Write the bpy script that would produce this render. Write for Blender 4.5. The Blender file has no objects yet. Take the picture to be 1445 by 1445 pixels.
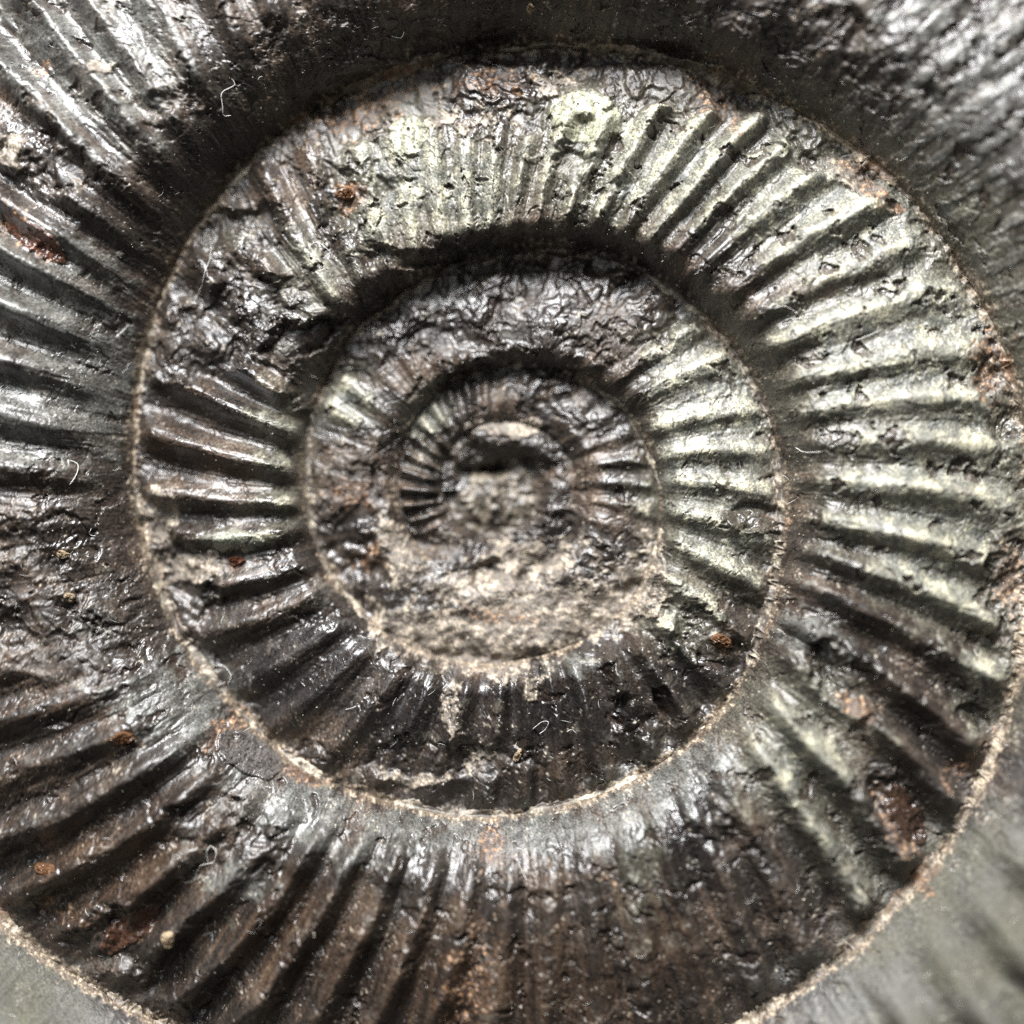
import bpy, math
import numpy as np
from mathutils import Vector

# ------------------------------------------------------------------ camera, light, exposure
# 1 unit = 1 cm.  Lengths below are first laid out in photo pixels (1445 across) and scaled by S.
S = 3.0 / 1445.0
CX, CY = 700.0, 690.0            # axis of the coil in the photograph
DCAM, ZREF = 2222.0, 110.0       # camera distance above the reference plane, both in pixels
scene = bpy.context.scene
scene.unit_settings.system = 'METRIC'
scene.unit_settings.scale_length = 0.01
cam_d = bpy.data.cameras.new('camera')
cam = bpy.data.objects.new('camera', cam_d)
scene.collection.objects.link(cam)
cam.location = ((722.5 - CX) * S, (CY - 722.5) * S, (ZREF + DCAM) * S)
cam.rotation_euler = (0, 0, 0)
cam_d.sensor_width = 36.0
cam_d.lens = 18.0 / (722.5 / DCAM)
cam_d.clip_start, cam_d.clip_end = 0.05, 200.0
cam_d.dof.use_dof = True
cam_d.dof.focus_distance = (ZREF + DCAM - 108.0) * S
cam_d.dof.aperture_fstop = 0.175
scene.camera = cam

world = bpy.data.worlds.new('World')
scene.world = world
world.use_nodes = True
bg = world.node_tree.nodes['Background']
bg.inputs['Color'].default_value = (0.80, 0.90, 1.0, 1)
bg.inputs['Strength'].default_value = 0.045

def area_light(name, azim, elev, dist, size, size_y, power, col):
    d = bpy.data.lights.new(name, 'AREA')
    d.shape = 'RECTANGLE'; d.size = size; d.size_y = size_y
    d.energy = power; d.color = col
    o = bpy.data.objects.new(name, d)
    scene.collection.objects.link(o)
    a, e = math.radians(azim), math.radians(elev)
    o.location = (dist * math.cos(e) * math.cos(a), dist * math.cos(e) * math.sin(a), dist * math.sin(e))
    o.rotation_euler = (Vector((0, 0, 0.2)) - Vector(o.location)).to_track_quat('-Z', 'Y').to_euler()
    return o
area_light('window_light', 99, 35, 13.0, 7.5, 5.0, 10600, (0.985, 0.99, 1.0))
area_light('skylight', 138, 62, 13.0, 7.0, 7.0, 600, (0.93, 0.97, 1.0))

vs = scene.view_settings
vs.view_transform = 'Standard'; vs.look = 'None'; vs.exposure = -0.06; vs.gamma = 1.0
vs.use_curve_mapping = False
scene.cycles.max_bounces = 3
scene.cycles.use_denoising = False
scene.cycles.sample_clamp_direct = 2.5
scene.cycles.sample_clamp_indirect = 2.0

# ------------------------------------------------------------------ noise helpers
rng = np.random.default_rng(11)
PERM = np.concatenate([rng.permutation(512)] * 3).astype(np.int32)
GA = rng.uniform(0, 2 * np.pi, 512)
GX, GY = np.cos(GA).astype(np.float32), np.sin(GA).astype(np.float32)

def perlin(x, y):
    xi = np.floor(x).astype(np.int32); yi = np.floor(y).astype(np.int32)
    xf = (x - xi).astype(np.float32); yf = (y - yi).astype(np.float32)
    xi &= 511; yi &= 511
    u = xf * xf * xf * (xf * (xf * 6 - 15) + 10); v = yf * yf * yf * (yf * (yf * 6 - 15) + 10)
    p0 = PERM[xi]; p1 = PERM[xi + 1]
    def g(p, dy, fx, fy):
        h = PERM[p + yi + dy]
        return GX[h] * fx + GY[h] * fy
    n00 = g(p0, 0, xf, yf); n10 = g(p1, 0, xf - 1, yf)
    n01 = g(p0, 1, xf, yf - 1); n11 = g(p1, 1, xf - 1, yf - 1)
    a = n00 + u * (n10 - n00); b = n01 + u * (n11 - n01)
    return 1.5 * (a + v * (b - a))

def fbm(x, y, wl, octv=4, seed=0.0, gain=0.5, ridged=False):
    out = np.zeros(np.shape(x), np.float32); amp = 1.0; f = 1.0 / wl; tot = 0
    for o in range(octv):
        n = perlin(x * f + seed * 17.3 + o * 5.7, y * f + seed * 9.1 + o * 11.3)
        if ridged: n = 1.0 - 2.0 * np.abs(n)
        out += amp * n; tot += amp; amp *= gain; f *= 2.03
    return out / tot * 1.4

def sst(a, b, x):
    t = np.clip((x - a) / (b - a), 0, 1)
    return t * t * (3 - 2 * t)

def blob(px, py, cx, cy, rx, ry, rot=0.0):
    c, s = math.cos(math.radians(rot)), math.sin(math.radians(rot))
    dx, dy = px - cx, py - cy
    a = (dx * c + dy * s) / rx; b = (-dx * s + dy * c) / ry
    return np.exp(-0.7 * (a * a + b * b)).astype(np.float32)

# ------------------------------------------------------------------ the spiral seam (photo pixels, going outward clockwise)
SEAM = [(625, 695), (632, 640), (660, 608), (710, 594), (765, 606), (800, 640), (814, 690), (806, 745), (775, 790), (715, 815), (650, 810), (600, 780),
        (572, 740), (560, 695), (566, 640), (598, 575), (655, 532), (735, 516), (815, 538), (880, 580), (915, 640), (928, 700), (925, 765), (900, 830),
        (850, 885), (750, 925), (640, 930), (560, 900), (490, 840), (450, 775), (431, 690), (440, 585), (470, 510), (530, 440), (620, 385), (740, 352),
        (880, 368), (960, 420), (1040, 500), (1085, 590), (1103, 690), (1100, 770), (1080, 870), (1040, 970), (955, 1060), (830, 1122), (695, 1150),
        (560, 1130), (430, 1085), (340, 1000), (260, 900), (214, 790), (190, 690), (190, 600), (205, 490), (245, 375), (325, 255), (420, 170), (540, 108),
        (740, 66), (945, 84), (1130, 165), (1270, 262), (1370, 400), (1430, 540), (1455, 690), (1450, 850), (1415, 1030), (1340, 1190), (1230, 1310),
        (1060, 1440), (880, 1520), (690, 1555), (480, 1535), (200, 1425), (90, 1365), (-45, 1250), (-190, 1020), (-270, 690)]
pts = np.array(SEAM, float)
ang = np.degrees(np.arctan2(-(pts[:, 1] - CY), -(pts[:, 0] - CX)))      # left 0, top 90, clockwise
ang = np.degrees(np.unwrap(np.radians(np.degrees(np.arctan2(-(pts[:, 1] - CY), -(pts[:, 0] - CX))))))
ang = ang - 360.0 * round(ang[0] / 360.0)
tk = ang / 360.0
rk = np.hypot(pts[:, 0] - CX, pts[:, 1] - CY)
tt = np.arange(-1.2, 5.4, 1 / 720.0)
lr = np.interp(tt, tk, np.log(rk))
growth = math.log(1.86)
lo, hi = tt < tk[0], tt > tk[-1]
lr[lo] = np.log(rk[0]) + (tt[lo] - tk[0]) * growth
lr[hi] = np.log(rk[-1]) + (tt[hi] - tk[-1]) * growth
ker = np.exp(-0.5 * (np.arange(-24, 25) / 9.0) ** 2); ker /= ker.sum()
lr = np.convolve(np.pad(lr, 24, mode='edge'), ker, mode='valid')
SP = np.exp(lr)                                                          # seam radius in the photo
def tilt(x, y): return 0.065 * x + 0.04 * y                             # it lies a little tilted towards the lower right
SW = SP * (DCAM + ZREF - 0.12 * SP - tilt(-SP * np.cos(tt * 2 * np.pi), -SP * np.sin(tt * 2 * np.pi))) / DCAM                               # and at its own depth
def seam(t): return np.interp(t, tt, SW)

# ------------------------------------------------------------------ ribs: position (turns) of every crest at mid flank
k3 = [3 + a / 360 for a in (66, 61, 55, 50, 45.8, 40, 35, 30.5, 26.3, 21, 15, 9, 3, -3)]
k2 = [2 + a / 360 for a in (17.5, 7.5, -2.3, -9.7, -19.6, -28.5, -39.3, -48.7, -60, -69.5, -80, -90, -97.5, -104.5, -112, -122.5, -131, -141, -151,
                            -161.5, -171.5, -181, -190, -199.5, -212, -221, 26, 35, 43.5, 51.5, 59.5, 67, 73, 79, 85, 90, 95, 100, 106, 112, 118, 123.5,
                            128.5, 134, 141, 148, 154, 162, 167.5, 173.5, 180, 187, 193, 199, 206, 212, 220, 226.5, 234)]
k2 += [2 + a / 360 for a in np.arange(240, 356, 5.9)]
k1 = [1 + a / 360 for a in np.arange(139 - 10.2, -420, -10.4)]
k4 = [3 + a / 360 for a in np.arange(71.5, 420, 5.6)]
RIBS = np.array(sorted(k1 + k2 + k3 + k4))
keep = np.concatenate([[True], np.diff(RIBS) > 3.0 / 360])
RIBS = RIBS[keep]
def rib_phase(t, u):
    lean = np.interp(t, [0, 1.4, 2.0, 2.3, 2.6, 2.9, 3.05, 3.4, 4], [3, 4, 5, 4, 5, 7, 2, 5, 6]) / 360
    x = t - lean * (u - 0.5 + 0.35 * (u - 0.5) ** 2)
    i = np.clip(np.searchsorted(RIBS, x), 1, len(RIBS) - 1)
    f = (x - RIBS[i - 1]) / (RIBS[i] - RIBS[i - 1])
    near = np.where(f < 0.5, i - 1, i)
    return near, f

# ------------------------------------------------------------------ fields over the surface, all in photo pixels
def project(x, y, z):
    q = DCAM / (DCAM + ZREF - z)
    camx, camy = 722.5 - CX, 722.5 - CY
    return 722.5 + (x - camx) * q, 722.5 + (y - camy) * q      # y downwards

ROUGH = [  # broken, ribless areas
    (790, 590, 60, 40, 30, .8), (760, 760, 70, 50, 0, .9), (640, 770, 50, 50, 0, .8), (1330, 110, 230, 130, 40, .40), (430, 470, 70, 40, -25, 1.0),
    (560, 450, 190, 45, -35, 1.0), (700, 440, 170, 70, 0, 1.0), (850, 440, 110, 60, 20, .9), (310, 460, 120, 55, -30, 1.0), (340, 330, 90, 50, -40, .7),
    (520, 150, 150, 45, -20, 1.0), (720, 130, 200, 45, 0, 1.0), (950, 110, 140, 40, 15, 1.0), (1150, 210, 110, 35, 40, .8), (1320, 340, 90, 40, 60, .7),
    (500, 260, 70, 60, 0, .7), (830, 240, 60, 60, 30, .6), (500, 720, 60, 110, 0, .8), (700, 860, 220, 65, 0, 1.0), (560, 800, 70, 60, 0, .9),
    (240, 810, 50, 110, -25, .8), (640, 1070, 190, 35, 0, .7), (900, 1010, 60, 60, 0, .5), (1070, 735, 45, 22, 10, .9), (1000, 900, 60, 40, 40, .8),
    (110, 900, 130, 70, 10, .9), (60, 770, 100, 60, 0, .7), (360, 1060, 70, 40, 30, .5), (150, 1330, 120, 60, 30, .6), (330, 1180, 130, 60, 20, .6),
    (1180, 960, 80, 60, 40, .7), (1260, 1130, 70, 50, 50, .7), (1420, 820, 40, 90, 0, .8), (1410, 560, 40, 90, 0, .7), (250, 150, 70, 50, 0, .5),
    (60, 230, 80, 45, 30, .8), (400, 60, 90, 60, 0, .5), (1010, 1160, 50, 90, 15, .5), (760, 1290, 160, 70, 0, .35), (620, 60, 170, 50, 0, .8), (1150, 60, 190, 60, 20, .8)]

PITS = [(432, 476, 58, 26, -25, 22), (940, 992, 15, 30, -30, 18), (378, 388, 15, 9, 0, 10), (1372, 1012, 26, 17, 0, 14), (1088, 214, 16, 9, 20, 9), (720, 368, 190, 18, 2, 13), (735, 528, 110, 10, 0, 6), (760, 72, 260, 18, 2, 12)]
SMOOTH = [(330, 650, 120, 130, 0, 1), (420, 920, 150, 90, -35, 1), (50, 520, 130, 130, 10, .8), (600, 1010, 120, 60, 0, .7), (1330, 1330, 200, 90, -40, 1.2), (40, 1400, 160, 80, 35, 1.2), (150, 1220, 160, 60, -30, .6), (1010, 600, 70, 110, 0, .5)]

def fields(t, u, r, a):
    """height and surface fields for points of the coil"""
    W = seam(t + 1) - seam(t); s0 = seam(t)
    uw = np.interp(t, [0, .9, 1.2, 1.6, 1.9, 2.0, 2.3, 2.55, 2.65, 2.9, 3.05, 3.2, 3.5, 4], [.14, .14, .10, .07, .07, .06, .10, .06, .15, .19, .17, .15, .17, .22])
    uw = uw * (1 + .25 * np.sin(t * 41) * np.sin(t * 17.3))
    wf = np.clip(u / (uw * np.interp(t, [1.05, 1.2, 1.3, 1.45, 2.08, 2.18, 2.36, 2.5, 2.65, 2.9, 3.06, 3.15, 3.4, 3.5], [2.2, 1.0, 1.0, 2.0, 2.0, .8, .8, 2.2, 1.2, 1.2, 1.8, 1.2, 1.2, 2]) + .06), 0, 1)
    wall = .45 * np.sqrt(np.clip(1 - (1 - wf) ** 2, 0, 1)) + .55 * np.sin(wf * np.pi / 2)
    crest = np.clip((u - 0.30) / 0.70, 0, 1)
    prof = wall * (1 - 0.529 * crest ** 2.0)
    z = 0.12 * s0 + 0.255 * W * prof
    x0, y0 = -r * np.cos(a), -r * np.sin(a)
    z = z + tilt(x0, y0)
    px, py = project(x0, y0, z)
    wx = px + 14 * fbm(px, py, 60, 3, 1); wy = py + 14 * fbm(px, py, 60, 3, 2)
    rough = np.zeros_like(px)
    for (cx, cy, rx, ry, rot, st) in ROUGH:
        rough = np.maximum(rough, st * blob(wx, wy, cx, cy, rx, ry, rot))
    rough = sst(0.36, 0.62, rough + 0.22 * fbm(px, py, 45, 4, 3))
    # wear along the outer and inner edges of each flank
    near, f = rib_phase(t, u)
    wob = 0.055 * fbm(px, py, 90, 2, 4)
    c = 0.5 + 0.5 * np.cos(2 * np.pi * (f + wob))
    win = sst(0.15, 1.25, u / uw + .5 * wob) * (1 - sst(0.86, .985, u))
    sp = np.gradient(RIBS)[near] * 2 * np.pi * r
    var = 0.85 + 0.35 * np.sin(near * 12.9898)
    var = var * np.interp(t, [-.12, -.02, .2, .27, .42, .5, .6, .8, 1.0, 1.25, 1.4, 3.15, 3.25, 3.45, 3.55, 3.6, 3.72, 3.8], [.1, 1.7, 1.6, .3, .3, .5, .4, .15, .4, .6, 1, 1, .35, .3, .8, 1.7, 1.7, .8])
    smooth = np.zeros_like(px)
    for (cx, cy, rx, ry, rot, st) in SMOOTH: smooth = np.minimum(1, np.maximum(smooth, st * blob(px, py, cx, cy, rx, ry, rot)))
    amp = np.minimum(0.42 * sp, 0.085 * W + 11) * win * (1 - 0.9 * rough) * var
    amp = amp * (0.88 + 0.35 * fbm(px, py, 110, 2, 5))
    ribh = amp * (c ** 1.3 - 0.36)
    z = z + ribh
    # coordinates that run along the ribs, for streaky relief
    sx = (t - 0.012 * u) * 2 * np.pi * (s0 + 0.55 * W); sy = u * W
    z = z + np.interp(t, [3.15, 3.25, 3.5, 3.6], [.8, .2, .2, .8]) * fbm(sx, sy * 0.16, 13, 3, 6) * (1 - rough) * sst(0, .15, u)
    z = z + (2.2 - .9 * np.clip(smooth, 0, 1)) * fbm(px, py, 60, 3, 7) + (0.18 - .10 * smooth + 0.35 * sst(-.1, .5, fbm(px, py, 80, 2, 51)) + 0.3 * rough) * fbm(px, py, 9, 3, 8, .6)
    streak = fbm(sx + 5 * fbm(px, py, 40, 3, 15), sy * .10, 20, 4, 16, .6)
    # broken areas: hollows and lumps with sharp edges
    b1 = fbm(wx, wy, 84, 4, 9, 0.40); b2 = fbm(wx, wy, 50, 4, 10, 0.45, True)
    q = b1 * 3.2; q = np.floor(q) + sst(.25, .75, q - np.floor(q))
    z = z + rough * (3.8 * q + 7 * b1 - 5 + 1.2 * b2)
    # flaked shell layer: a thin sheet with ragged edges
    lay = fbm(sx * 0.8 + 8 * fbm(px, py, 18, 3, 12), sy * 0.5 + 8 * fbm(px, py, 18, 3, 13), 48, 4, 11)
    lay2 = fbm(wx, wy, 26, 4, 14)
    # chips knocked out of the surface, with crisp edges, and sheets of shell that end in small steps
    bite = sst(.32, .42, fbm(wx, wy, 40, 5, 70, .55) + .10 * fbm(px, py, 150, 2, 71)) * (1 - .75 * smooth)
    z = z - bite * (3.6 + 3 * fbm(px, py, 16, 4, 72))
    for (cx, cy, rx, ry, rot, dp) in PITS:
        z = z - dp * sst(.38, .62, blob(wx, wy, cx, cy, rx, ry, rot) + .12 * fbm(px, py, 18, 3, 75))
    sheet = sst(-.03, .05, lay) * (1 - .6 * smooth)
    z = z + 1.5 * sheet
    fold = sst(.10, .18, fbm(wx, wy, 75, 5, 73, .55))
    z = z + 1.6 * fold * (1 - smooth)
    return dict(z=z, px=px, py=py, wx=wx, wy=wy, rough=rough, near=near, c=c, win=win, amp=amp, lay=lay, lay2=lay2, bite=bite, streak=streak, sheet=sheet, fold=fold, smooth=smooth, u=u, W=W, t=t)

# where the pale coat has survived
COAT = [(1290, 330, 170, 110, 35, 1.0), (1300, 520, 190, 130, 0, 1.1), (1330, 700, 170, 120, 0, 1.0), (1330, 830, 140, 60, 25, .9), (1150, 280, 150, 110, 40, 1.0),
        (1010, 640, 85, 170, 0, 1.2), (980, 520, 70, 60, 20, 1.0), (960, 850, 70, 60, 40, .8), (900, 230, 170, 90, 0, .95), (560, 240, 80, 110, -5, 1.05),
        (660, 270, 90, 90, 0, .85), (440, 380, 60, 70, -30, .6), (395, 610, 45, 70, 0, .75), (400, 690, 40, 60, 0, .7), (600, 590, 35, 45, 0, .8),
        (485, 560, 45, 40, 0, .9), (1120, 1040, 100, 110, 40, .85), (1190, 1190, 60, 130, -30, .6), (1400, 960, 60, 80, 0, .8), (900, 1220, 40, 110, 0, .5),
        (330, 330, 40, 50, 0, .4), (340, 760, 50, 16, 0, .9), (570, 190, 34, 34, 0, 1.1), (825, 170, 60, 44, 10, 1.2), (1130, 480, 60, 60, 0, .8)]
GREY = [(120, 60, 170, 140, 40, .95), (60, 430, 150, 120, 20, .95), (60, 570, 130, 90, 0, .9), (40, 640, 90, 40, 10, .8), (150, 540, 60, 160, 5, .9),
        (250, 980, 120, 90, 40, .9), (130, 880, 60, 45, 0, .9), (430, 1150, 150, 60, 20, .9), (700, 1170, 260, 40, 0, 1.0), (930, 1110, 130, 60, -25, .9),
        (1400, 1330, 200, 170, -40, 1.3), (1300, 1420, 200, 90, 0, 1.2), (40, 1400, 150, 70, 35, 1.2), (1350, 120, 230, 170, 40, .8), (1420, 350, 60, 120, 0, .6),
        (700, 700, 75, 65, 0, .8), (500, 870, 90, 30, 45, .8), (1150, 900, 90, 60, 30, .7), (800, 940, 120, 25, 0, .6), (300, 420, 60, 60, 0, .4), (330, 1240, 90, 40, 20, .7), (960, 30, 120, 30, 0, .5)]
CREAM = [(780, 870, 150, 48, -8, .92), (640, 905, 120, 38, 18, 1.0), (700, 840, 110, 40, 10, .86), (560, 775, 28, 60, -15, .8), (885, 840, 50, 50, 0, .8), (745, 790, 110, 30, -5, .72), (925, 800, 20, 80, 0, .7),
         (225, 730, 24, 40, 0, .9), (280, 800, 42, 24, 0, .95), (590, 1098, 60, 10, 8, .9), (640, 1000, 12, 60, 5, .7), (750, 970, 18, 22, 0, .7), (680, 1060, 22, 40, 20, .6),
         (1430, 830, 30, 40, 0, .8), (710, 605, 70, 14, -5, .8), (140, 95, 26, 14, 0, .8), (10, 215, 34, 26, 0, .9), (660, 175, 70, 36, 0, .6), (780, 120, 50, 30, 0, .7), (1200, 250, 50, 20, 40, .8), (1120, 20, 60, 30, 0, .4)]
RUST = [(315, 1035, 40, 24, -40, 1.1), (432, 1090, 26, 18, 30, 1.2), (693, 1190, 16, 40, 15, 1.1), (170, 1042, 24, 12, 0, 1.0), (660, 1400, 50, 110, 12, .8), (1270, 1160, 30, 52, -30, 1.1),
        (1210, 1000, 44, 20, 40, .9), (40, 325, 52, 20, 38, 1.1), (66, 95, 16, 18, 0, .9), (488, 275, 24, 16, 0, 1.2), (1090, 740, 30, 14, 0, .9), (1020, 908, 22, 12, 30, 1.1),
        (520, 155, 100, 26, -22, .9), (700, 120, 60, 26, 0, .9), (1010, 150, 60, 26, 40, .8), (1230, 265, 60, 16, 45, .9), (1400, 520, 36, 60, 0, .95), (1425, 820, 30, 60, 0, .8),
        (490, 700, 50, 20, 0, .9), (520, 790, 36, 26, 0, .8), (80, 1280, 40, 22, 20, .8), (190, 1320, 50, 20, -35, .7), (1300, 1230, 30, 30, 0, .8), (860, 1250, 20, 60, 0, .5), (330, 790, 14, 10, 0, 1.2), (700, 870, 70, 14, 5, .8), (1360, 1080, 20, 60, 35, .8)]

AMBER = [(150, 1250, 190, 80, -25, 1.0), (420, 1320, 150, 100, 30, .9), (700, 1390, 260, 90, 0, .9), (930, 1330, 90, 110, 0, .8), (330, 620, 120, 20, 15, .7), (60, 1000, 120, 40, 0, .7), (1200, 880, 90, 40, 20, .7), (240, 640, 40, 90, 0, .8), (460, 180, 90, 40, -30, .8)]
BLACK = [(690, 1010, 240, 55, 0, 1.0), (420, 940, 130, 70, -40, .9), (960, 950, 70, 70, 40, .9), (990, 1150, 45, 90, 20, 1.0), (850, 230, 50, 50, 40, .8), (600, 450, 170, 50, -20, .8), (340, 470, 110, 60, -20, .8), (1230, 930, 90, 40, 40, .7)]

def paint(F):
    px, py, wx, wy, u = F['px'], F['py'], F['wx'], F['wy'], F['u']
    def region(lst):
        m = np.zeros_like(px)
        for (cx, cy, rx, ry, rot, st) in lst: m = np.maximum(m, st * blob(wx, wy, cx, cy, rx, ry, rot))
        return m
    n1 = fbm(px, py, 90, 5, 20); n2 = fbm(px, py, 22, 5, 21); n3 = fbm(px, py, 7, 3, 22); n4 = fbm(px, py, 3.6, 2, 23)
    coat = region(COAT); grey = region(GREY)
    cream = region(CREAM); rust = region(RUST)
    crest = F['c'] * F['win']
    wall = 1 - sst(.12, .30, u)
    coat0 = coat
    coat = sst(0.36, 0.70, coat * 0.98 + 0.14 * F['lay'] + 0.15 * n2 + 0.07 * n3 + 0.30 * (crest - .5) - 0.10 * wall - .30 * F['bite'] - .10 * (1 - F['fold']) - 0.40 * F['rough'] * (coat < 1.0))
    film = sst(0.12, 0.75, coat0 + .25 * n2 + .1 * n3) * (1 - coat)
    grey = sst(0.34, 0.70, grey * .97 + 0.20 * n2 + 0.14 * n1 + 0.10 * n3 + 0.10 * (crest - .3) - .2 * F['bite'] - 0.25 * F['rough'] - .10 * (1 - F['sheet']))
    cream = sst(0.34, 0.70, cream + 0.30 * n2 + 0.12 * n3 + .10 * n1)
    rust = sst(0.40, 0.80, rust * .92 + 0.34 * n2 + 0.12 * n3)
    edge = np.maximum(1 - sst(0, 16, u * F['W']), 1 - sst(0, 26, (1 - u) * F['W']))
    grit = sst(.28, .62, .66 * edge + .30 * n2 + .22 * n3 + .25 * n1 - .12) * sst(.7, 1.1, F['t'])
    stray = sst(0.30, 0.48, F['lay2'] + 0.3 * n1 - 0.12)
    dust = sst(.62, .78, n4 * .6 + .45 * n3 + .6 * n2 + .2 * n1) * (1 - .6 * F['smooth'])
    crack = (1 - sst(.015, .05, np.abs(perlin(wx / 17 + 3.3, wy / 17)))) * sst(.0, .25, perlin(px / 60, py / 60 + 7.7))
    def mix(c, m, rgb):
        return c * (1 - m[:, None]) + np.array(rgb, np.float32)[None] * m[:, None]
    col = np.empty((len(px), 3), np.float32); col[:] = (0.019, 0.0145, 0.0115)
    brown = sst(-0.1, 0.5, n1 + 0.4 * n2)
    col = mix(col, brown * 0.8, (0.052, 0.034, 0.0225))
    amber = sst(.35, .75, region(AMBER) * .9 + .3 * n2 + .25 * F['streak'] + .1 * n1); black = sst(.35, .7, region(BLACK) + .25 * n2)
    col = mix(col, amber * .38, (0.036, 0.020, 0.0112)); col = mix(col, black * .8, (0.011, 0.0095, 0.009))
    col = col * (1 - .55 * F['rough'][:, None]) + np.array((.017, .0125, .0095), np.float32)[None] * .55 * F['rough'][:, None]
    sk = F['streak']; col = col * (1 + .9 * np.clip(sk, -.8, 1))[:, None]
    col = mix(col, sst(.25, .6, sk + .3 * n2) * .20 * (1 - F['smooth']) * (1 - black), (0.095, 0.064, 0.038))
    col = mix(col, stray * .6, (0.060, 0.053, 0.042))
    col = mix(col, film * .75, (0.075, 0.070, 0.052))
    grey = grey * (.55 + .45 * sst(-.4, .4, F['lay'] + .5 * n2))
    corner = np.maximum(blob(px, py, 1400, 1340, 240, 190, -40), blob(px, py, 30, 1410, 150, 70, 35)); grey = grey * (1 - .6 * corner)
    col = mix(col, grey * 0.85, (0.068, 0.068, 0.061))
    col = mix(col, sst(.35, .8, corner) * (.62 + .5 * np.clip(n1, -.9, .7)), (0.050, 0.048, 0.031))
    col = mix(col, grey * sst(0.1, 0.6, n2 + 0.6 * n3) * (.6 - .3 * corner), (0.16, 0.16, 0.145))
    col = mix(col, grey * sst(0.1, 0.6, n3 + .5 * n4 + .3 * n2) * 0.7, (0.028, 0.024, 0.02))
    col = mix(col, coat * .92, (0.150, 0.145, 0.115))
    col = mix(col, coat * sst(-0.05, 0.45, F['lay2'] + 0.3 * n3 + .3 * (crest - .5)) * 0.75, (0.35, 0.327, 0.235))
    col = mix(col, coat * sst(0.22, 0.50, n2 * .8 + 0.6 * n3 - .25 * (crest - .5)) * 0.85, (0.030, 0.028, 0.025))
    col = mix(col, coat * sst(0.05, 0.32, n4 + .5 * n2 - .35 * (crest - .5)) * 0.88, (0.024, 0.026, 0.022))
    col = mix(col, F['bite'] * (1 - cream) * .6, (0.022, 0.014, 0.010))
    col = mix(col, cream * 0.88, (0.120, 0.100, 0.078))
    col = mix(col, cream * sst(0.0, 0.5, n3 + n2) * 0.65, (0.30, 0.25, 0.19))
    col = mix(col, cream * sst(0, 0.5, n1 - .5 * n2) * 0.5, (0.075, 0.064, 0.054))
    col = mix(col, cream * sst(0.25, 0.7, n4 + n3 - n2) * 0.4, (0.07, 0.05, 0.035))
    col = mix(col, grit * .75, (0.125, 0.090, 0.060))
    col = mix(col, grit * sst(.1, .5, n3 + .4 * n4) * .6, (0.30, 0.25, 0.18))
    col = mix(col, rust * 0.7, (0.050, 0.027, 0.016))
    col = mix(col, rust * sst(0.15, 0.6, n3 + .5 * n2) * 0.55, (0.30, 0.17, 0.085))
    col = mix(col, dust * .6, (0.30, 0.26, 0.20))
    col = mix(col, crack * .8, (0.010, 0.009, 0.008))
    col *= (1 + .55 * np.clip(n4, -1, 1) + .25 * np.clip(n3, -1, 1))[:, None]
    pale = sst(.38, .6, n4 + .35 * n1) * (1 - cream) * (1 - black) * .2 * sst(-.3, .3, n1 + .5 * n2); col = mix(col, pale, (0.13, 0.115, 0.092))
    rgh = 0.42 + .10 * np.clip(n4, -1, 1) + .12 * np.clip(n1, -1, 1) + 0.12 * np.clip(n2, -1, 1) + 0.08 * np.clip(n3, -1, 1) - .08 * F['smooth'] - .10 * black - .05 * amber + .2 * grit + .50 * corner - .06 * grey * blob(px, py, 60, 350, 200, 420) + 0.10 * coat + 0.26 * cream + 0.12 * rust + F['rough'] * (.03 + .16 * np.clip(n1 - n2, -1, 1)) + .2 * dust
    F['crack'] = crack; F['grit'] = grit
    return np.clip(col, .004, .8), np.clip(rgh, 0.14, 0.85), coat, cream, rust, grey

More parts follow.
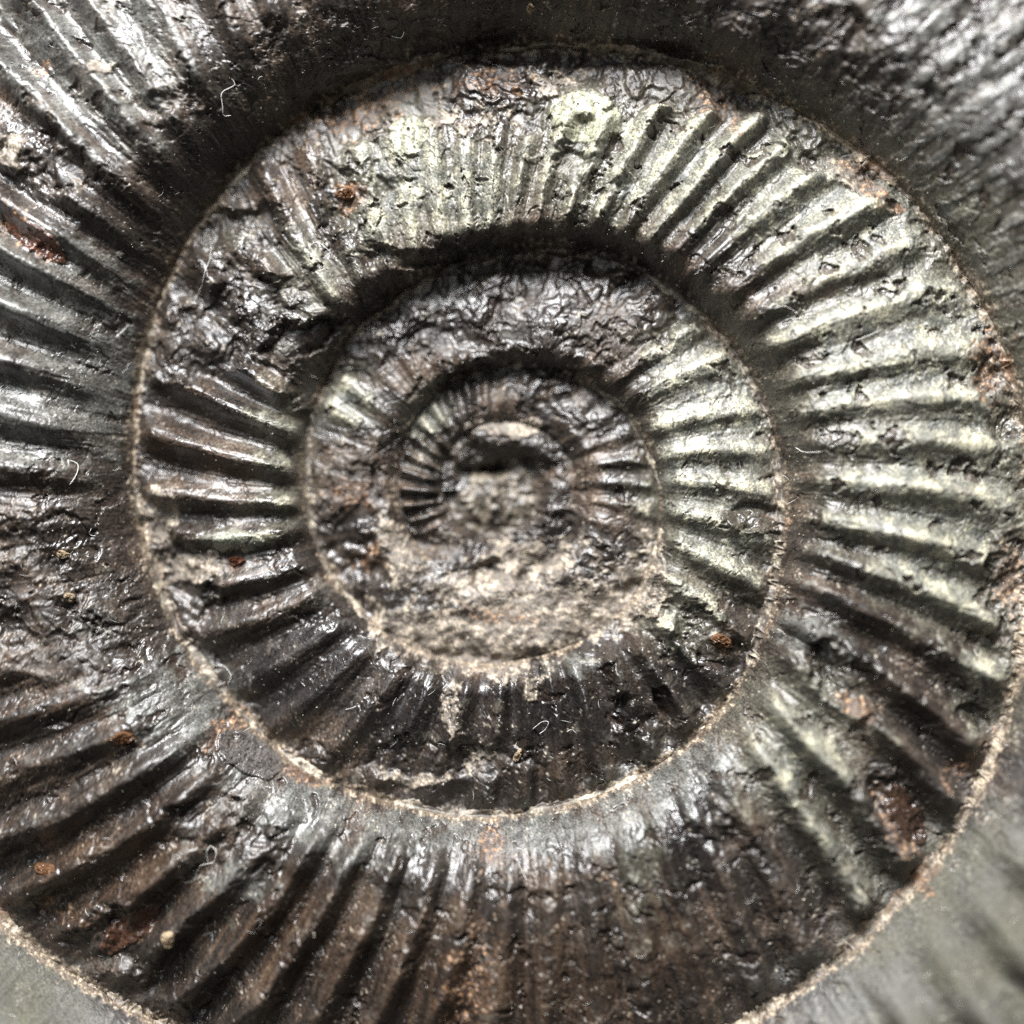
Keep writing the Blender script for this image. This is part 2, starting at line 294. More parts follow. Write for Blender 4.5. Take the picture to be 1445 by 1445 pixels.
# ------------------------------------------------------------------ material for the fossil
def shell_material():
    m = bpy.data.materials.new('fossil_shell'); m.use_nodes = True
    nt = m.node_tree; N, L = nt.nodes, nt.links
    bs = N['Principled BSDF']
    def node(tp, **kw):
        n = N.new(tp)
        for k, v in kw.items(): setattr(n, k, v)
        return n
    tc = node('ShaderNodeTexCoord')
    at = node('ShaderNodeAttribute', attribute_name='tint')
    ag = node('ShaderNodeAttribute', attribute_name='gloss')
    ac = node('ShaderNodeAttribute', attribute_name='coat')
    def noise(scale, detail, rough=.5):
        n = node('ShaderNodeTexNoise'); n.inputs['Scale'].default_value = scale
        n.inputs['Detail'].default_value = detail; n.inputs['Roughness'].default_value = rough
        L.new(tc.outputs['Object'], n.inputs['Vector']); return n
    def ramp(src, a, b, lo=0.0, hi=1.0):
        r = node('ShaderNodeMapRange', interpolation_type='SMOOTHSTEP')
        r.inputs['From Min'].default_value = a; r.inputs['From Max'].default_value = b
        r.inputs['To Min'].default_value = lo; r.inputs['To Max'].default_value = hi
        L.new(src, r.inputs['Value']); return r.outputs['Result']
    def math_(op, a, b):
        n = node('ShaderNodeMath', operation=op)
        for i, v in enumerate((a, b)):
            if isinstance(v, (int, float)): n.inputs[i].default_value = v
            else: L.new(v, n.inputs[i])
        return n.outputs[0]
    fine = noise(150, 2, .6)
    mul = node('ShaderNodeMix', data_type='RGBA', blend_type='MULTIPLY'); mul.inputs['Factor'].default_value = 1
    L.new(at.outputs['Color'], mul.inputs['A'])
    v = ramp(fine.outputs['Fac'], .3, .7, .6, 1.4)
    cmb = node('ShaderNodeCombineColor'); [L.new(v, cmb.inputs[i]) for i in range(3)]
    L.new(cmb.outputs[0], mul.inputs['B'])
    L.new(mul.outputs['Result'], bs.inputs['Base Color'])
    L.new(ag.outputs['Fac'], bs.inputs['Roughness'])
    bs.inputs['Specular IOR Level'].default_value = .52
    bp = node('ShaderNodeBump'); bp.inputs['Strength'].default_value = .22; bp.inputs['Distance'].default_value = .006
    L.new(fine.outputs['Fac'], bp.inputs['Height']); L.new(bp.outputs['Normal'], bs.inputs['Normal'])
    return m
MAT = shell_material()

def plain_material(name, rgb, rough, var=.3, scale=60, transl=0.0):
    m = bpy.data.materials.new(name); m.use_nodes = True
    nt = m.node_tree; N, L = nt.nodes, nt.links; bs = N['Principled BSDF']
    tc = N.new('ShaderNodeTexCoord'); n = N.new('ShaderNodeTexNoise'); n.inputs['Scale'].default_value = scale
    n.inputs['Detail'].default_value = 4
    L.new(tc.outputs['Object'], n.inputs['Vector'])
    r = N.new('ShaderNodeMix'); r.data_type = 'RGBA'
    r.inputs['A'].default_value = tuple(c * (1 - var) for c in rgb) + (1,)
    r.inputs['B'].default_value = tuple(min(1, c * (1 + var)) for c in rgb) + (1,)
    L.new(n.outputs['Fac'], r.inputs['Factor']); L.new(r.outputs['Result'], bs.inputs['Base Color'])
    bs.inputs['Roughness'].default_value = rough
    bp = N.new('ShaderNodeBump'); bp.inputs['Strength'].default_value = .5; bp.inputs['Distance'].default_value = .01
    L.new(n.outputs['Fac'], bp.inputs['Height']); L.new(bp.outputs['Normal'], bs.inputs['Normal'])
    return m

# ------------------------------------------------------------------ mesh output
C = scene.collection
def tag(o, label=None, cat=None, group=None, kind=None):
    if label: o['label'] = label
    if cat: o['category'] = cat
    if group: o['group'] = group
    if kind: o['kind'] = kind
    return o

def mesh_object(name, V, Q, mat, parent=None, nrm=None, attrs=None, smooth=True):
    me = bpy.data.meshes.new(name)
    nf, k = Q.shape
    me.vertices.add(len(V)); me.vertices.foreach_set('co', np.ascontiguousarray(V, np.float32).ravel())
    me.loops.add(nf * k); me.loops.foreach_set('vertex_index', np.ascontiguousarray(Q, np.int32).ravel())
    me.polygons.add(nf); me.polygons.foreach_set('loop_start', np.arange(0, nf * k, k, dtype=np.int32))
    me.polygons.foreach_set('use_smooth', np.full(nf, smooth, bool))
    for an, (tp, arr) in (attrs or {}).items():
        a = me.attributes.new(an, tp, 'POINT')
        a.data.foreach_set('color' if tp == 'FLOAT_COLOR' else 'value', np.ascontiguousarray(arr, np.float32).ravel())
    if nrm is not None:
        try:
            a = me.attributes.new('custom_normal', 'FLOAT_VECTOR', 'POINT')
            a.data.foreach_set('vector', np.ascontiguousarray(nrm, np.float32).ravel())
        except Exception as e:
            print('custom normals not set', e)
    me.update(calc_edges=True)
    me.materials.append(mat)
    o = bpy.data.objects.new(name, me); C.objects.link(o)
    if parent is not None: o.parent = parent
    return o

root = bpy.data.objects.new('ammonite_fossil', None); C.objects.link(root)
tag(root, 'glossy dark brown ribbed ammonite fossil with pale green shell remains, filling the frame', 'fossil')

# a map of the surface height, to set loose things down on it
ZN = 1700; ZOFF = 120
zmap = np.full((ZN, ZN), -1e3, np.float32)
def stamp(px, py, z):
    i = np.round(px + ZOFF).astype(int); j = np.round(py + ZOFF).astype(int)
    ok = (i >= 0) & (i < ZN) & (j >= 0) & (j < ZN)
    np.maximum.at(zmap, (j[ok], i[ok]), z[ok])

FX, FY = 722.5, 722.5
def frame_radius(a):
    """distance from the coil's axis at which the surface leaves the view, a little generous"""
    dx, dy = -np.cos(a), -np.sin(a)
    with np.errstate(divide='ignore'):
        rx = np.where(dx > 0, (1445 - CX) / np.maximum(dx, 1e-6), CX / np.maximum(-dx, 1e-6))
        ry = np.where(dy > 0, (1445 - CY) / np.maximum(dy, 1e-6), CY / np.maximum(-dy, 1e-6))
    return np.minimum(rx, ry) * 1.04

def centre_z(x, y):
    return -10 + 8 * fbm(x, y, 40, 4, 40) + 4 * fbm(x, y, 14, 3, 41) - 40 * blob(x + 5 * fbm(x, y, 20, 3, 42), y + 4 * fbm(x, y, 16, 3, 43), -4, -32, 22, 7, -6) + 13 * blob(x, y, -8, 16, 40, 34)

FLAKES = [  # centre, half size, turn, height, colour, roughness, label
    (826, 166, 50, 36, 8, 4.0, (.21, .205, .145), .42, 'smooth pale green flake of shell on the broken upper flank'),
    (576, 194, 24, 32, 12, 4.0, (.20, .198, .145), .42, 'narrow pale green flake of shell'),
    (338, 766, 36, 14, -3, 6.0, (.16, .165, .125), .28, 'grey green chip in the groove between two dark ribs'),
    (352, 1064, 50, 27, 32, 8.0, (.060, .054, .050), .15, 'smooth grey flake between two orange stains'),
    (50, 338, 54, 17, 38, 7.0, (.060, .024, .014), .20, 'glossy red brown rib fragment'),
    (182, 1312, 50, 20, -38, 7.0, (.055, .027, .017), .24, 'brown rib fragment'),
    (1278, 1150, 22, 46, -30, 7.0, (.028, .016, .011), .26, 'glossy rust brown fragment near the ochre band'),
    (1060, 738, 46, 15, 10, 8.0, (.040, .034, .026), .32, 'dark nodule on a green crusted rib')]

def build_whorl(t0, t1, nt, nu, label):
    tv = np.linspace(t0, t1, nt)
    s0, s1 = seam(tv), seam(tv + 1)
    rf = frame_radius(tv * 2 * np.pi)
    rf = np.convolve(np.pad(rf, 60, mode='edge'), np.ones(121) / 121, mode='valid')
    v = np.linspace(0, 1, nu)
    uf = np.clip((rf - s0) / (s1 - s0), 0.25, 1.0)             # part of the width that is in view
    knee = np.where(uf < 0.98, 0.88, 1.0)
    knee = np.convolve(np.pad(knee, 60, mode='edge'), np.ones(121) / 121, mode='valid')
    uf = np.minimum(uf, 1.0); 
    U = np.where(v[None] < knee[:, None], v[None] / np.maximum(knee[:, None], 1e-6) * uf[:, None],
                 uf[:, None] + (v[None] - knee[:, None]) / np.maximum(1 - knee[:, None], 1e-6) * (1 - uf[:, None]))
    U = np.clip(U, 0, 1)
    T = np.repeat(tv[:, None], nu, 1)
    R = s0[:, None] + U * (s1 - s0)[:, None]
    A = T * 2 * np.pi
    F = fields(T.ravel(), U.ravel(), R.ravel(), A.ravel())
    z = F['z']
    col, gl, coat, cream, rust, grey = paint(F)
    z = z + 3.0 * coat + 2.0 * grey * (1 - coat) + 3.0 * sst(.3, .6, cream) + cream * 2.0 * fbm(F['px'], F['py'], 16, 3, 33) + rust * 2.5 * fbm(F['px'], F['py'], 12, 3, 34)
    x, y = (-R * np.cos(A)).ravel(), (-R * np.sin(A)).ravel()
    # sediment packed into the coil's inner turn, and the sunken centre
    px, py = F['px'], F['py']
    fm = np.maximum(blob(F['wx'], F['wy'], 735, 870, 190, 55), blob(F['wx'], F['wy'], 600, 840, 70, 60, 30))
    fm = sst(.30, .72, fm + .12 * fbm(px, py, 50, 4, 35))
    fz = 52 + 11 * fbm(px, py, 75, 4, 36, .5) + 3.5 * fbm(px, py, 24, 4, 37, .55) + 2.5 * fbm(px, py, 40, 4, 38, .5, True)
    z = z * (1 - .8 * fm) + fz * .8 * fm
    z = z - 1.6 * F['crack'] + F['grit'] * (1.5 + 2.0 * fbm(px, py, 12, 4, 44, .6))
    rr = np.hypot(x - 0, (y - 2) * 1.05)
    cm = 1 - sst(44, 100, rr + 26 * fbm(px, py, 45, 4, 39))
    cz = centre_z(x, y)
    z = z * (1 - cm) + cz * cm
    flk = np.full(len(z), -1)
    for i, (cx, cy, rx, ry, rot, fh, fc, fr, fl) in enumerate(FLAKES):
        b = blob(px + 7 * fbm(px, py, 26, 4, 80 + i), py + 7 * fbm(px, py, 26, 4, 90 + i), cx, cy, rx, ry, rot)
        mk = sst(.46, .52, b)
        if mk.max() <= 0: continue
        z = z + mk * fh * (.5 + 1.0 * (b - .4)) ; flk[b > .5] = i
        tone = (1 + .45 * np.clip(fbm(px, py, 16, 5, 100 + i), -1, 1)) * (1 - .75 * sst(.25, .45, fbm(px, py, 5, 3, 110 + i)))
        col = col * (1 - .9 * mk[:, None]) + (np.array(fc)[None] * tone[:, None]) * .9 * mk[:, None]
        gl = gl * (1 - mk) + (fr + .06 * fbm(px, py, 8, 2, 120 + i)) * mk
    # venter rolls down to the unseen outer edge of the last turn
    if t1 > 3.5:
        z = z - 0.25 * F['W'] * sst(.85, 1.0, F['u']) ** 2
    P = np.stack([x, -y, z], 1).reshape(nt, nu, 3)
    dt = np.gradient(P, axis=0); du = np.gradient(P, axis=1)
    nr = np.cross(du, dt); nr /= np.linalg.norm(nr, axis=2, keepdims=True) + 1e-9
    if nr[..., 2].mean() < 0: nr = -nr
    ppx, ppy = project(x, y, z); stamp(ppx, ppy, z)
    Pf, nf = P.reshape(-1, 3) * S, nr.reshape(-1, 3)
    idx = np.arange(nt * nu).reshape(nt, nu)
    Q = np.stack([idx[:-1, :-1], idx[:-1, 1:], idx[1:, 1:], idx[1:, :-1]], 2).reshape(-1, 4)
    e = np.cross(Pf[Q[0, 1]] - Pf[Q[0, 0]], Pf[Q[0, 3]] - Pf[Q[0, 0]])
    mid = len(Q) // 2
    e = np.cross(Pf[Q[mid, 2]] - Pf[Q[mid, 0]], Pf[Q[mid, 3]] - Pf[Q[mid, 1]])
    if e[2] < 0: Q = Q[:, ::-1]
    # sort the faces: each rib, the sediment, and the whorl between them
    g = lambda a: a[Q].mean(1)
    cl = np.full(len(Q), -1)
    ribmask = (g(F['c']) > .36) & (g(F['u']) > .10) & (g(F['u']) < .965) & (g(F['rough']) < .55) & (g(fm) < .5) & (g(cm) < .5)
    cl[ribmask] = F['near'][Q[ribmask, 0]]
    cl[(g(fm) >= .5)] = -2
    cl[flk[Q].min(1) >= 0] = -1
    fq = flk[Q].min(1)
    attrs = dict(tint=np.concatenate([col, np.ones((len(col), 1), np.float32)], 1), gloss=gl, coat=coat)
    par = None
    def sub(mask, name, parent):
        q = Q[mask]; uq, inv = np.unique(q, return_inverse=True)
        return mesh_object(name, Pf[uq], inv.reshape(q.shape), MAT, parent, nf[uq],
                           {'tint': ('FLOAT_COLOR', attrs['tint'][uq]), 'gloss': ('FLOAT', gl[uq]), 'coat': ('FLOAT', coat[uq])})
    # one rib, one connected piece
    grid = cl.reshape(nt - 1, nu - 1); nxt = 0
    comp = np.full(cl.shape, -1); todo = set(np.nonzero(cl >= 0)[0].tolist()); w = nu - 1
    while todo:
        seed = todo.pop(); k = cl[seed]; st = [seed]; mem = [seed]
        while st:
            f = st.pop()
            for g2 in (f - w, f + w, f - 1 if f % w else -1, f + 1 if (f + 1) % w else -1):
                if g2 in todo and cl[g2] == k:
                    todo.discard(g2); st.append(g2); mem.append(g2)
        if len(mem) >= 160: comp[mem] = nxt; nxt += 1
    cl = np.where(cl >= 0, comp, cl)
    flake_masks = {}
    for i in np.unique(fq):
        if i >= 0 and (fq == i).sum() > 60: flake_masks[i] = fq == i; cl[fq == i] = -10 - i
    body = sub(cl == -1, 'whorl', root)
    if label: body['label'] = label
    for k in np.unique(cl):
        if k >= 0: sub(cl == k, 'rib', body)
    for i, mk in flake_masks.items():
        o = sub(mk, 'mineral_nodule' if 'nodule' in FLAKES[i][-1] else 'shell_flake', body); o['label'] = FLAKES[i][-1]
    if (cl == -2).sum() > 100:
        o = sub(cl == -2, 'sediment_fill', body); o['label'] = 'pale tan sediment packed into the inner coil'
    return body

w0 = build_whorl(-1.0, 1.0, 1150, 62, 'innermost coil round the sunken grey centre')
w1 = build_whorl(1.0, 2.0, 1250, 120, 'inner whorl with a broken dark upper flank and green crusted ribs')
w2 = build_whorl(2.0, 3.0, 2100, 205, 'middle whorl with green crusted ribs on one side and dark brown ribs on the other')
w3 = build_whorl(3.0, 4.12, 2500, 215, 'outer whorl with grey ribs and smooth umbilical wall')

# ------------------------------------------------------------------ floor of the sunken centre
def centre_floor():
    nt, nr = 260, 40
    tv = np.linspace(-1, 0, nt); v = np.linspace(0.02, 1, nr)
    R = seam(tv)[:, None] * v[None]; A = np.repeat(tv[:, None] * 2 * np.pi, nr, 1)
    x, y = (-R * np.cos(A)).ravel(), (-R * np.sin(A)).ravel()
    z = centre_z(x, y)
    px, py = project(x, y, z); stamp(px, py, z)
    n2, n3 = fbm(x, y, 22, 5, 21), fbm(x, y, 7, 3, 22)
    m = sst(-.2, .4, n2 + .4 * n3)[:, None]
    col = np.array((.035, .028, .02)) * (1 - m) + np.array((.105, .086, .063)) * m
    idx = np.arange(nt * nr).reshape(nt, nr)
    Q = np.stack([idx[:-1, :-1], idx[1:, :-1], idx[1:, 1:], idx[:-1, 1:]], 2).reshape(-1, 4)
    P = np.stack([x, -y, z], 1) * S
    Q = np.concatenate([Q, np.stack([idx[:-2:2, 0], idx[1:-1:2, 0], idx[2::2, 0], np.full(len(idx[2::2, 0]), idx[0, 0])], 1)[1:-1]])
    o = mesh_object('centre_floor', P, Q, MAT, w0, None, {'tint': ('FLOAT_COLOR', np.concatenate([col, np.ones((len(col), 1))], 1)),
        'gloss': ('FLOAT', np.full(len(col), .5)), 'coat': ('FLOAT', np.zeros(len(col)))})
    o['label'] = 'grey sunken floor at the middle of the coil'
centre_floor()

# ------------------------------------------------------------------ pale mineral lines along the seam
for _ in range(2):                       # close the small gaps of the height map
    pad = np.pad(zmap, 1, constant_values=-1e3)
    mx = np.max([pad[i:i + ZN, j:j + ZN] for i in range(3) for j in range(3)], axis=0)
    zmap = np.where(zmap < -900, mx, zmap)
pad = np.pad(zmap, 2, mode='edge')
zsoft = np.mean([pad[i:i + ZN, j:j + ZN] for i in range(5) for j in range(5)], axis=0)
def seam_line(t0, t1, widths, parent, cols):
    ln = seam(np.linspace(t0, t1, 200)).mean() * (t1 - t0) * 2 * np.pi
    n = int(ln / 2.2); m = 13
    tv = np.linspace(t0, t1, n); a = tv * 2 * np.pi; r0 = seam(tv)
    w = 1.5 * np.interp(tv, *zip(*widths))
    xs, ys = -r0 * np.cos(a), -r0 * np.sin(a)
    w = w * np.clip(0.35 + 2.0 * fbm(xs, ys, 120, 5, 60, .6), 0, 1.9) * (.9 + .5 * fbm(xs, ys, 26, 4, 61)); w = np.maximum(w, .3)
    off = 4.5 * fbm(xs, ys, 60, 4, 62) + np.where(w > 30, .30 * w, 0)
    q = np.linspace(-1, 1, m)
    R = r0[:, None] + off[:, None] + q[None] * w[:, None] * .5
    A = np.repeat(a[:, None], m, 1)
    x, y = (-R * np.cos(A)).ravel(), (-R * np.sin(A)).ravel()
    dome = np.sqrt(np.clip(1 - q ** 2, 0, 1))[None] * (.6 + .07 * np.minimum(w, 30))[:, None]
    gx, gy = project(x, y, .12 * np.repeat(r0, m) + 5 + tilt(x, y))
    z = zsoft[np.clip(np.round(gy + ZOFF).astype(int), 0, ZN - 1), np.clip(np.round(gx + ZOFF).astype(int), 0, ZN - 1)]
    out = z < -500; z = np.where(out & (np.repeat(r0, m) > 150), .12 * np.repeat(r0, m) + tilt(x, y), z)
    z = z + (dome - 2.2 + 2.4 * np.minimum(1, w / 5)[:, None] * (np.abs(q) < .99)).ravel()
    n2, n3, n4 = fbm(x, y, 20, 4, 63), fbm(x, y, 6, 3, 64), fbm(x, y, 3.5, 2, 65)
    z += (.9 * n3 + 2.2 * n2) * np.minimum(1, dome.ravel() / 3)
    px, py = project(x, y, z); stamp(px, py, z)
    tm = np.repeat(tv, m)
    c0 = np.array(cols[0]); c1 = np.array(cols[1]); c2 = np.array(cols[2])
    k = sst(-.25, .55, .8 * n2 + .6 * n3 + .5 * fbm(x, y, 110, 3, 67))[:, None]; k2 = sst(.15, .6, fbm(x, y, 55, 4, 66) + .3 * n3)[:, None]
    col = c0 * (1 - k) + c1 * k; col = col * (1 - k2) + c2 * k2
    col = col * (1 + .4 * n4[:, None]); col[(n3 > .45)] *= .35
    idx = np.arange(n * m).reshape(n, m)
    Q = np.stack([idx[:-1, :-1], idx[1:, :-1], idx[1:, 1:], idx[:-1, 1:]], 2).reshape(-1, 4)
    P = np.stack([x, -y, z], 1) * S
    e = np.cross(P[Q[9, 2]] - P[Q[9, 0]], P[Q[9, 3]] - P[Q[9, 1]])
    if e[2] < 0: Q = Q[:, ::-1]
    o = mesh_object('seam_line', P, Q, MAT, parent, None, {'tint': ('FLOAT_COLOR', np.concatenate([np.clip(col, .01, .8), np.ones((len(col), 1))], 1)),
        'gloss': ('FLOAT', np.clip(.55 + .2 * n3, .3, .9)), 'coat': ('FLOAT', np.zeros(len(col)))})
    return o
PALE = ((.060, .049, .038), (.32, .275, .205), (.055, .040, .030))
OCHRE = ((.085, .066, .047), (.27, .22, .155), (.12, .066, .034))
seam_line(0.92, 2.0, [(.92, 3), (1.0, 12), (1.2, 9), (1.45, 12), (1.55, 10), (1.62, 0), (1.84, 0), (1.88, 18), (2.0, 12)], w1, PALE)['label'] = 'thin pale mineral line along the inner seam'
seam_line(2.0, 3.0, [(2.0, 11), (2.1, 6), (2.3, 7), (2.42, 12), (2.5, 18), (2.6, 26), (2.68, 16), (2.76, 24), (2.82, 16), (2.88, 26), (2.95, 22), (3.0, 12)], w2, PALE)['label'] = 'cream mineral line along the middle seam'
seam_line(3.0, 4.0, [(3.0, 11), (3.04, 8), (3.08, 14), (3.16, 16), (3.2, 12), (3.5, 16), (3.56, 40), (3.7, 52), (3.8, 40), (3.9, 56), (4.0, 50)], w3, OCHRE)['label'] = 'ochre and cream mineral band along the outer seam'

# ------------------------------------------------------------------ things lying on the fossil
def on_surface(px, py, lift=0.0):
    """a place on the fossil, given where it shows in the photograph, at the height the surface has there"""
    i = int(np.clip(round(px + ZOFF), 2, ZN - 3)); j = int(np.clip(round(py + ZOFF), 2, ZN - 3))
    z = float(np.max(zmap[j - 1:j + 2, i - 1:i + 2])); z = 60.0 if z < -900 else z
    z += lift
    q = (DCAM + ZREF - z) / DCAM
    return Vector(((722.5 - CX + (px - 722.5) * q) * S, -((722.5 - CY) + (py - 722.5) * q) * S, z * S))

def tube_mesh(pts, rad, sides=5):
    n = len(pts); V = []; Q = []
    for i, p in enumerate(pts):
        d = (pts[min(i + 1, n - 1)] - pts[max(i - 1, 0)]).normalized()
        a = d.cross(Vector((0, 0, 1)));  a = a.normalized() if a.length > 1e-6 else Vector((1, 0, 0))
        b = d.cross(a)
        rr = rad * (0.35 if i in (0, n - 1) else 1.0)
        for k in range(sides):
            w = 2 * math.pi * k / sides
            V.append(p + (a * math.cos(w) + b * math.sin(w)) * rr)
    for i in range(n - 1):
        for k in range(sides):
            Q.append((i * sides + k, i * sides + (k + 1) % sides, (i + 1) * sides + (k + 1) % sides, (i + 1) * sides + k))
    return np.array([tuple(v) for v in V]), np.array(Q)

def smooth_path(p, n=5):
    p = np.array(p, float); out = []
    e = np.concatenate([[2 * p[0] - p[1]], p, [2 * p[-1] - p[-2]]])
    for i in range(1, len(e) - 2):
        for k in range(n):
            t = k / n
            out.append(.5 * (2 * e[i] + (e[i + 1] - e[i - 1]) * t + (2 * e[i - 1] - 5 * e[i] + 4 * e[i + 1] - e[i + 2]) * t * t + (3 * e[i] - e[i - 1] - 3 * e[i + 1] + e[i + 2]) * t ** 3))
    out.append(p[-1]); return out

LINT = plain_material('white_lint', (.6, .59, .55), .5, .2)
DARK = plain_material('dark_lint', (.03, .025, .02), .5, .2)
SHORT = ('short white lint fibre lying on the ribs', 'short lint fibres')
def fibre(path, rad, label, group=None, mat=LINT, lift=1.6):
    pp = smooth_path(path)
    # a fibre spans small hollows: smooth its height
    P = [on_surface(x, y, lift) for x, y in pp]
    zs = np.array([p.z for p in P]); zz = zs.copy()
    for _ in range(3): zz = np.maximum(zs, np.convolve(np.pad(zz, 2, mode='edge'), np.ones(5) / 5, mode='valid'))
    for p, z in zip(P, zz): p.z = z
    base = P[0].copy(); P = [p - base for p in P]
    V, Q = tube_mesh(P, rad * .52 * S)
    o = mesh_object('lint_fibre', V, Q, mat); o.location = base
    tag(o, label, 'fibre', group)
k = 500 / 1445
def zp(ox, oy, *p): return [(ox + x * k, oy + y * k) for x, y in p]
fibre(zp(0, 0, (945, 320), (957, 348), (905, 378), (908, 430), (912, 470), (943, 472)), .8, 'white Z-shaped lint fibre standing out on the dark edge of the outer whorl', None)
fibre(zp(0, 0, (862, 970), (858, 1050), (835, 1110), (815, 1210)), .55, 'long straight white hair lying across broken brown shell beside the cream seam', None)
fibre(zp(0, 945, (850, 785), (843, 745), (860, 718), (882, 745), (872, 782), (850, 790), (812, 800)), .8, 'looped white lint fibre on the dark brown broken rib', None)
fibre(zp(472, 945, (745, 785), (768, 825), (785, 862)), .8, 'white lint fibre just below the orange stain on the dark brown ribs', None)
fibre(zp(472, 945, (808, 242), (845, 212), (872, 213), (862, 240), (835, 262)), .6, 'hooked white lint fibre on the black ribs above the bright lower seam', None)
fibre(zp(472, 945, (925, 608), (930, 636), (955, 643), (977, 628)), .9, 'dark curled fibre on the pale grey wall below the seam', None, DARK)
fibre(zp(472, 945, (1030, 545), (1048, 574), (1072, 584)), .8, 'short dark fibre on the pale grey wall below the seam', None, DARK)
fibre(zp(945, 472, (1180, 92), (1222, 60), (1258, 25)), .6, 'straight white hair across the green crusted ribs near the brown rim', None)
fibre(zp(945, 472, (510, 460), (550, 480), (622, 478)), .9, 'thick white fibre at the inner end of a green crusted rib', None)
fibre(zp(945, 472, (540, 1155), (600, 1140), (685, 1138)), .55, 'thin pale hair on the grey wall outside the middle seam', None)
fibre(zp(0, 472, (285, 512), (318, 530), (312, 570), (285, 612)), .9, 'curved cream fibre at the end of a grey rib beside the smooth wall', None)
fibre(zp(0, 472, (870, 1350), (912, 1352), (942, 1390), (930, 1424)), .6, 'curled pale hair where the dark ribs meet the lower seam', None)
for ox, oy, p, lb in [
        (0, 0, ((1255, 1002), (1300, 990), (1352, 1032)), 'bent pale hair on the greenish broken shell beside the amber grain'),
        (472, 945, ((45, 162), (72, 156), (90, 147)), 'short white fibre in the groove between two glossy black ribs'),
        (472, 945, ((948, 252), (968, 244), (987, 260)), 'tiny arched white fibre beside the hooked fibre on black ribs'),
        (945, 0, ((425, 1258), (470, 1248), (522, 1282)), 'curved white fibre near the inner end of green crusted ribs'),
        (945, 0, ((788, 1376), (830, 1360), (862, 1344)), 'short white fibre lying along a green crusted rib crest'),
        (945, 0, ((998, 580), (1042, 572)), 'short white fibre on the dark grey outer whorl beyond the rim'),
        (945, 0, ((488, 1300), (545, 1296), (562, 1278)), 'white fibre with an upturned end beside the curved white fibre'),
        (945, 472, ((478, 692), (516, 672)), 'short pale fibre sticking out from the tan middle seam'),
        (472, 0, ((228, 145), (270, 156), (286, 128)), 'V-shaped white fibre on the dark shadowed outer wall'),
        (472, 0, ((1213, 806), (1250, 804), (1252, 832)), 'hooked white fibre beside a brown groove in the pale shell'),
        (472, 0, ((478, 724), (502, 749)), 'tiny straight white fibre on the pale upper ribs'),
        (945, 945, ((408, 643), (426, 668)), 'tiny white fibre on the olive ribs inside the ochre band'),
        (945, 945, ((718, 713), (746, 748)), 'tiny white fibre on a dark rib beside the rust brown fragment'),
        (0, 472, ((372, 790), (366, 815), (392, 822)), 'small curled white fibre on the dark broken outer whorl')]:
    fibre(zp(ox, oy, *p), .7, lb, 'short lint fibres')

# ------------------------------------------------------------------ loose and stuck-on chips
def lump(name, px, py, rx, ry, rot, height, mat, label, seed, parent=None, cat=None, group=None, flat=.5):
    """an angular little stone or flake: a domed, faceted, closed solid"""
    r = np.random.default_rng(seed); n, rings = 22, 6
    rad = 1 + .28 * np.interp(np.arange(n), np.linspace(0, n, 8), np.append(r.uniform(-1, 1, 7), 0)) + .05 * r.uniform(-1, 1, n)
    V = []; Q = []
    c, s_ = math.cos(math.radians(rot)), math.sin(math.radians(rot))
    base = on_surface(px, py)
    for j in range(rings):
        f = 1 - j / rings
        for i in range(n):
            w = 2 * math.pi * i / n
            a, b = rx * rad[i] * f * math.cos(w), ry * rad[i] * f * math.sin(w)
            X, Y = px + a * c - b * s_, py + a * s_ + b * c
            g = on_surface(X, Y)
            h = -1.5 if j == 0 else height * (flat + (1 - flat) * math.sqrt(max(0, 1 - f * f))) * (1 + .5 * r.uniform(-1, 1))
            q = Vector((g.x, g.y, (base.z * .35 + g.z * .65) if j else g.z)); q.z += h * S
            V.append(q - base)
    top = sum((V[-n + i] for i in range(n)), Vector()) / n
    V.append(top)
    for j in range(rings - 1):
        for i in range(n): Q.append((j * n + i, j * n + (i + 1) % n, (j + 1) * n + (i + 1) % n, (j + 1) * n + i))
    m = (rings - 1) * n
    for i in range(0, n, 2): Q.append((m + i, m + (i + 1) % n, m + (i + 2) % n, m + n))
    o = mesh_object(name, np.array([tuple(v) for v in V]), np.array(Q)[:, ::-1], mat, parent, smooth=False); o.location = base
    if parent is None: tag(o, label, cat, group)
    elif label: o['label'] = label
    return o
M_GREEN = plain_material('pale_green_shell', (.40, .40, .29), .4, .35, 45)
M_GREY = plain_material('grey_shell', (.16, .15, .145), .22, .3, 40)
M_AMBER = plain_material('amber_grain', (.085, .042, .02), .3, .7, 30)
M_TAN = plain_material('tan_grain', (.22, .165, .105), .5, .7, 30)
M_RED = plain_material('red_brown_chip', (.06, .024, .014), .25, .6, 30)
G = 'mineral grains on the fossil'
lump('mineral_grain', 1018, 906, 15, 9, 25, 9, M_AMBER, 'amber grain at the end of a dark rib inside the middle seam', 9, None, 'grain', G, .2)
lump('mineral_grain', 333, 791, 12, 8, 0, 7, M_RED, 'red brown grain beside the grey green chip', 10, None, 'grain', G, .2)
lump('mineral_grain', 88, 783, 11, 6, 0, 6, M_TAN, 'flat tan grain on the outer whorl above the grey mottled patch', 11, None, 'grain', G, .3)
lump('mineral_grain', 97, 843, 9, 7, 20, 6, M_TAN, 'triangular tan grain on the grey mottled patch of the outer whorl', 12, None, 'grain', G, .3)
lump('mineral_grain', 730, 1066, 5, 9, 30, 6, M_TAN, 'slim pale grain on the black ribs above the lower seam', 13, None, 'grain', G, .2)
lump('mineral_grain', 172, 1042, 16, 9, 0, 6, M_AMBER, 'orange grain on a dark rib of the outer whorl', 14, None, 'grain', G, .3)
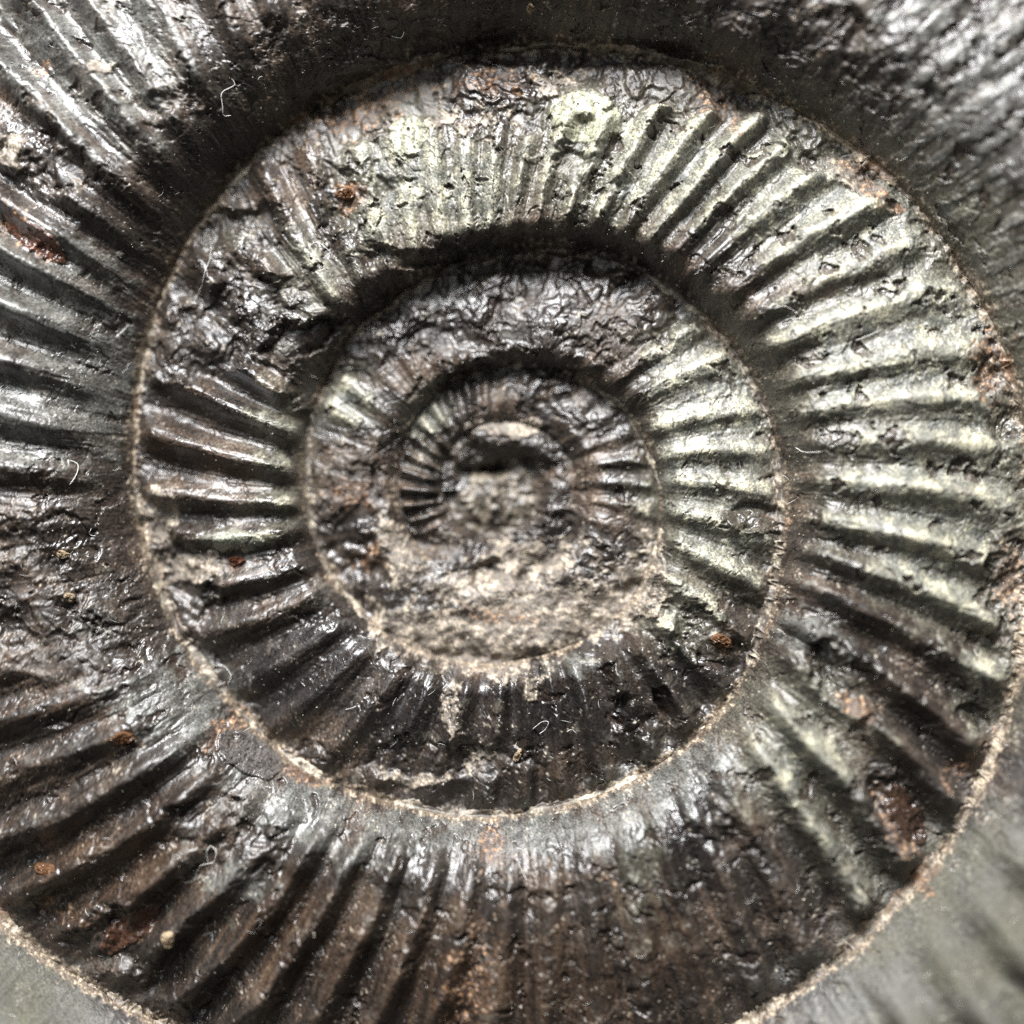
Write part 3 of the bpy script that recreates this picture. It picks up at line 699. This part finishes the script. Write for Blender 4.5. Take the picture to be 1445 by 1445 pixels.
lump('mineral_grain', 236, 1326, 10, 13, 10, 6, M_TAN, 'yellow tan grain beside the red brown rib fragment', 15, None, 'grain', G, .3)
lump('mineral_grain', 62, 1226, 14, 10, 20, 6, M_AMBER, 'brown grain in the groove at the lower outer whorl', 16, None, 'grain', G, .3)
lump('mineral_grain', 748, 12, 6, 8, 0, 6, M_TAN, 'pale grain on the dark outer whorl wall', 17, None, 'grain', G, .2)
lump('mineral_grain', 488, 274, 15, 10, -20, 6, M_AMBER, 'amber brown grain on pale broken shell of the middle whorl', 18, None, 'grain', G, .3)

# fine dust and fuzz, far too many to count
def fuzz():
    r = np.random.default_rng(5); Vs, Qs, nv = [], [], 0
    for _ in range(240):
        x, y = r.uniform(5, 1440, 2); L_ = r.uniform(5, 16); a = r.uniform(0, 6.28); bend = r.uniform(-1, 1)
        p = [(x + L_ * t * math.cos(a + bend * t), y + L_ * t * math.sin(a + bend * t)) for t in (0, .33, .66, 1)]
        V, Q = tube_mesh([on_surface(u_, v_, 1.0) for u_, v_ in p], .26 * S, 3)
        Vs.append(V); Qs.append(Q + nv); nv += len(V)
    o = mesh_object('lint_fuzz', np.concatenate(Vs), np.concatenate(Qs), LINT)
    tag(o, 'scattered tiny pale lint hairs clinging to the fossil surface', 'lint', kind='stuff')
fuzz()
def dust():
    r = np.random.default_rng(6); Vs, Qs, nv = [], [], 0
    oc = np.array([(1, 0, 0), (0, 1, 0), (-1, 0, 0), (0, -1, 0), (0, 0, 1), (0, 0, -1)], float)
    fc = np.array([(0, 1, 4), (1, 2, 4), (2, 3, 4), (3, 0, 4), (1, 0, 5), (2, 1, 5), (3, 2, 5), (0, 3, 5)])
    for _ in range(3600):
        x, y = r.uniform(0, 1445, 2); q = r.uniform(.4, 1.0) ** 2 * 1.4
        if r.random() < .04: q *= 1.8
        c = on_surface(x, y, q * .2)
        V = oc * q * S * r.uniform(.5, 1.2, (6, 3)) + np.array(tuple(c))
        Vs.append(V); Qs.append(fc + nv); nv += 6
    o = mesh_object('mineral_dust', np.concatenate(Vs), np.concatenate(Qs), plain_material('mineral_dust', (.26, .235, .19), .45, .6, 9), smooth=False)
    tag(o, 'fine pale mineral dust scattered over the fossil surface', 'dust', kind='stuff')
dust()
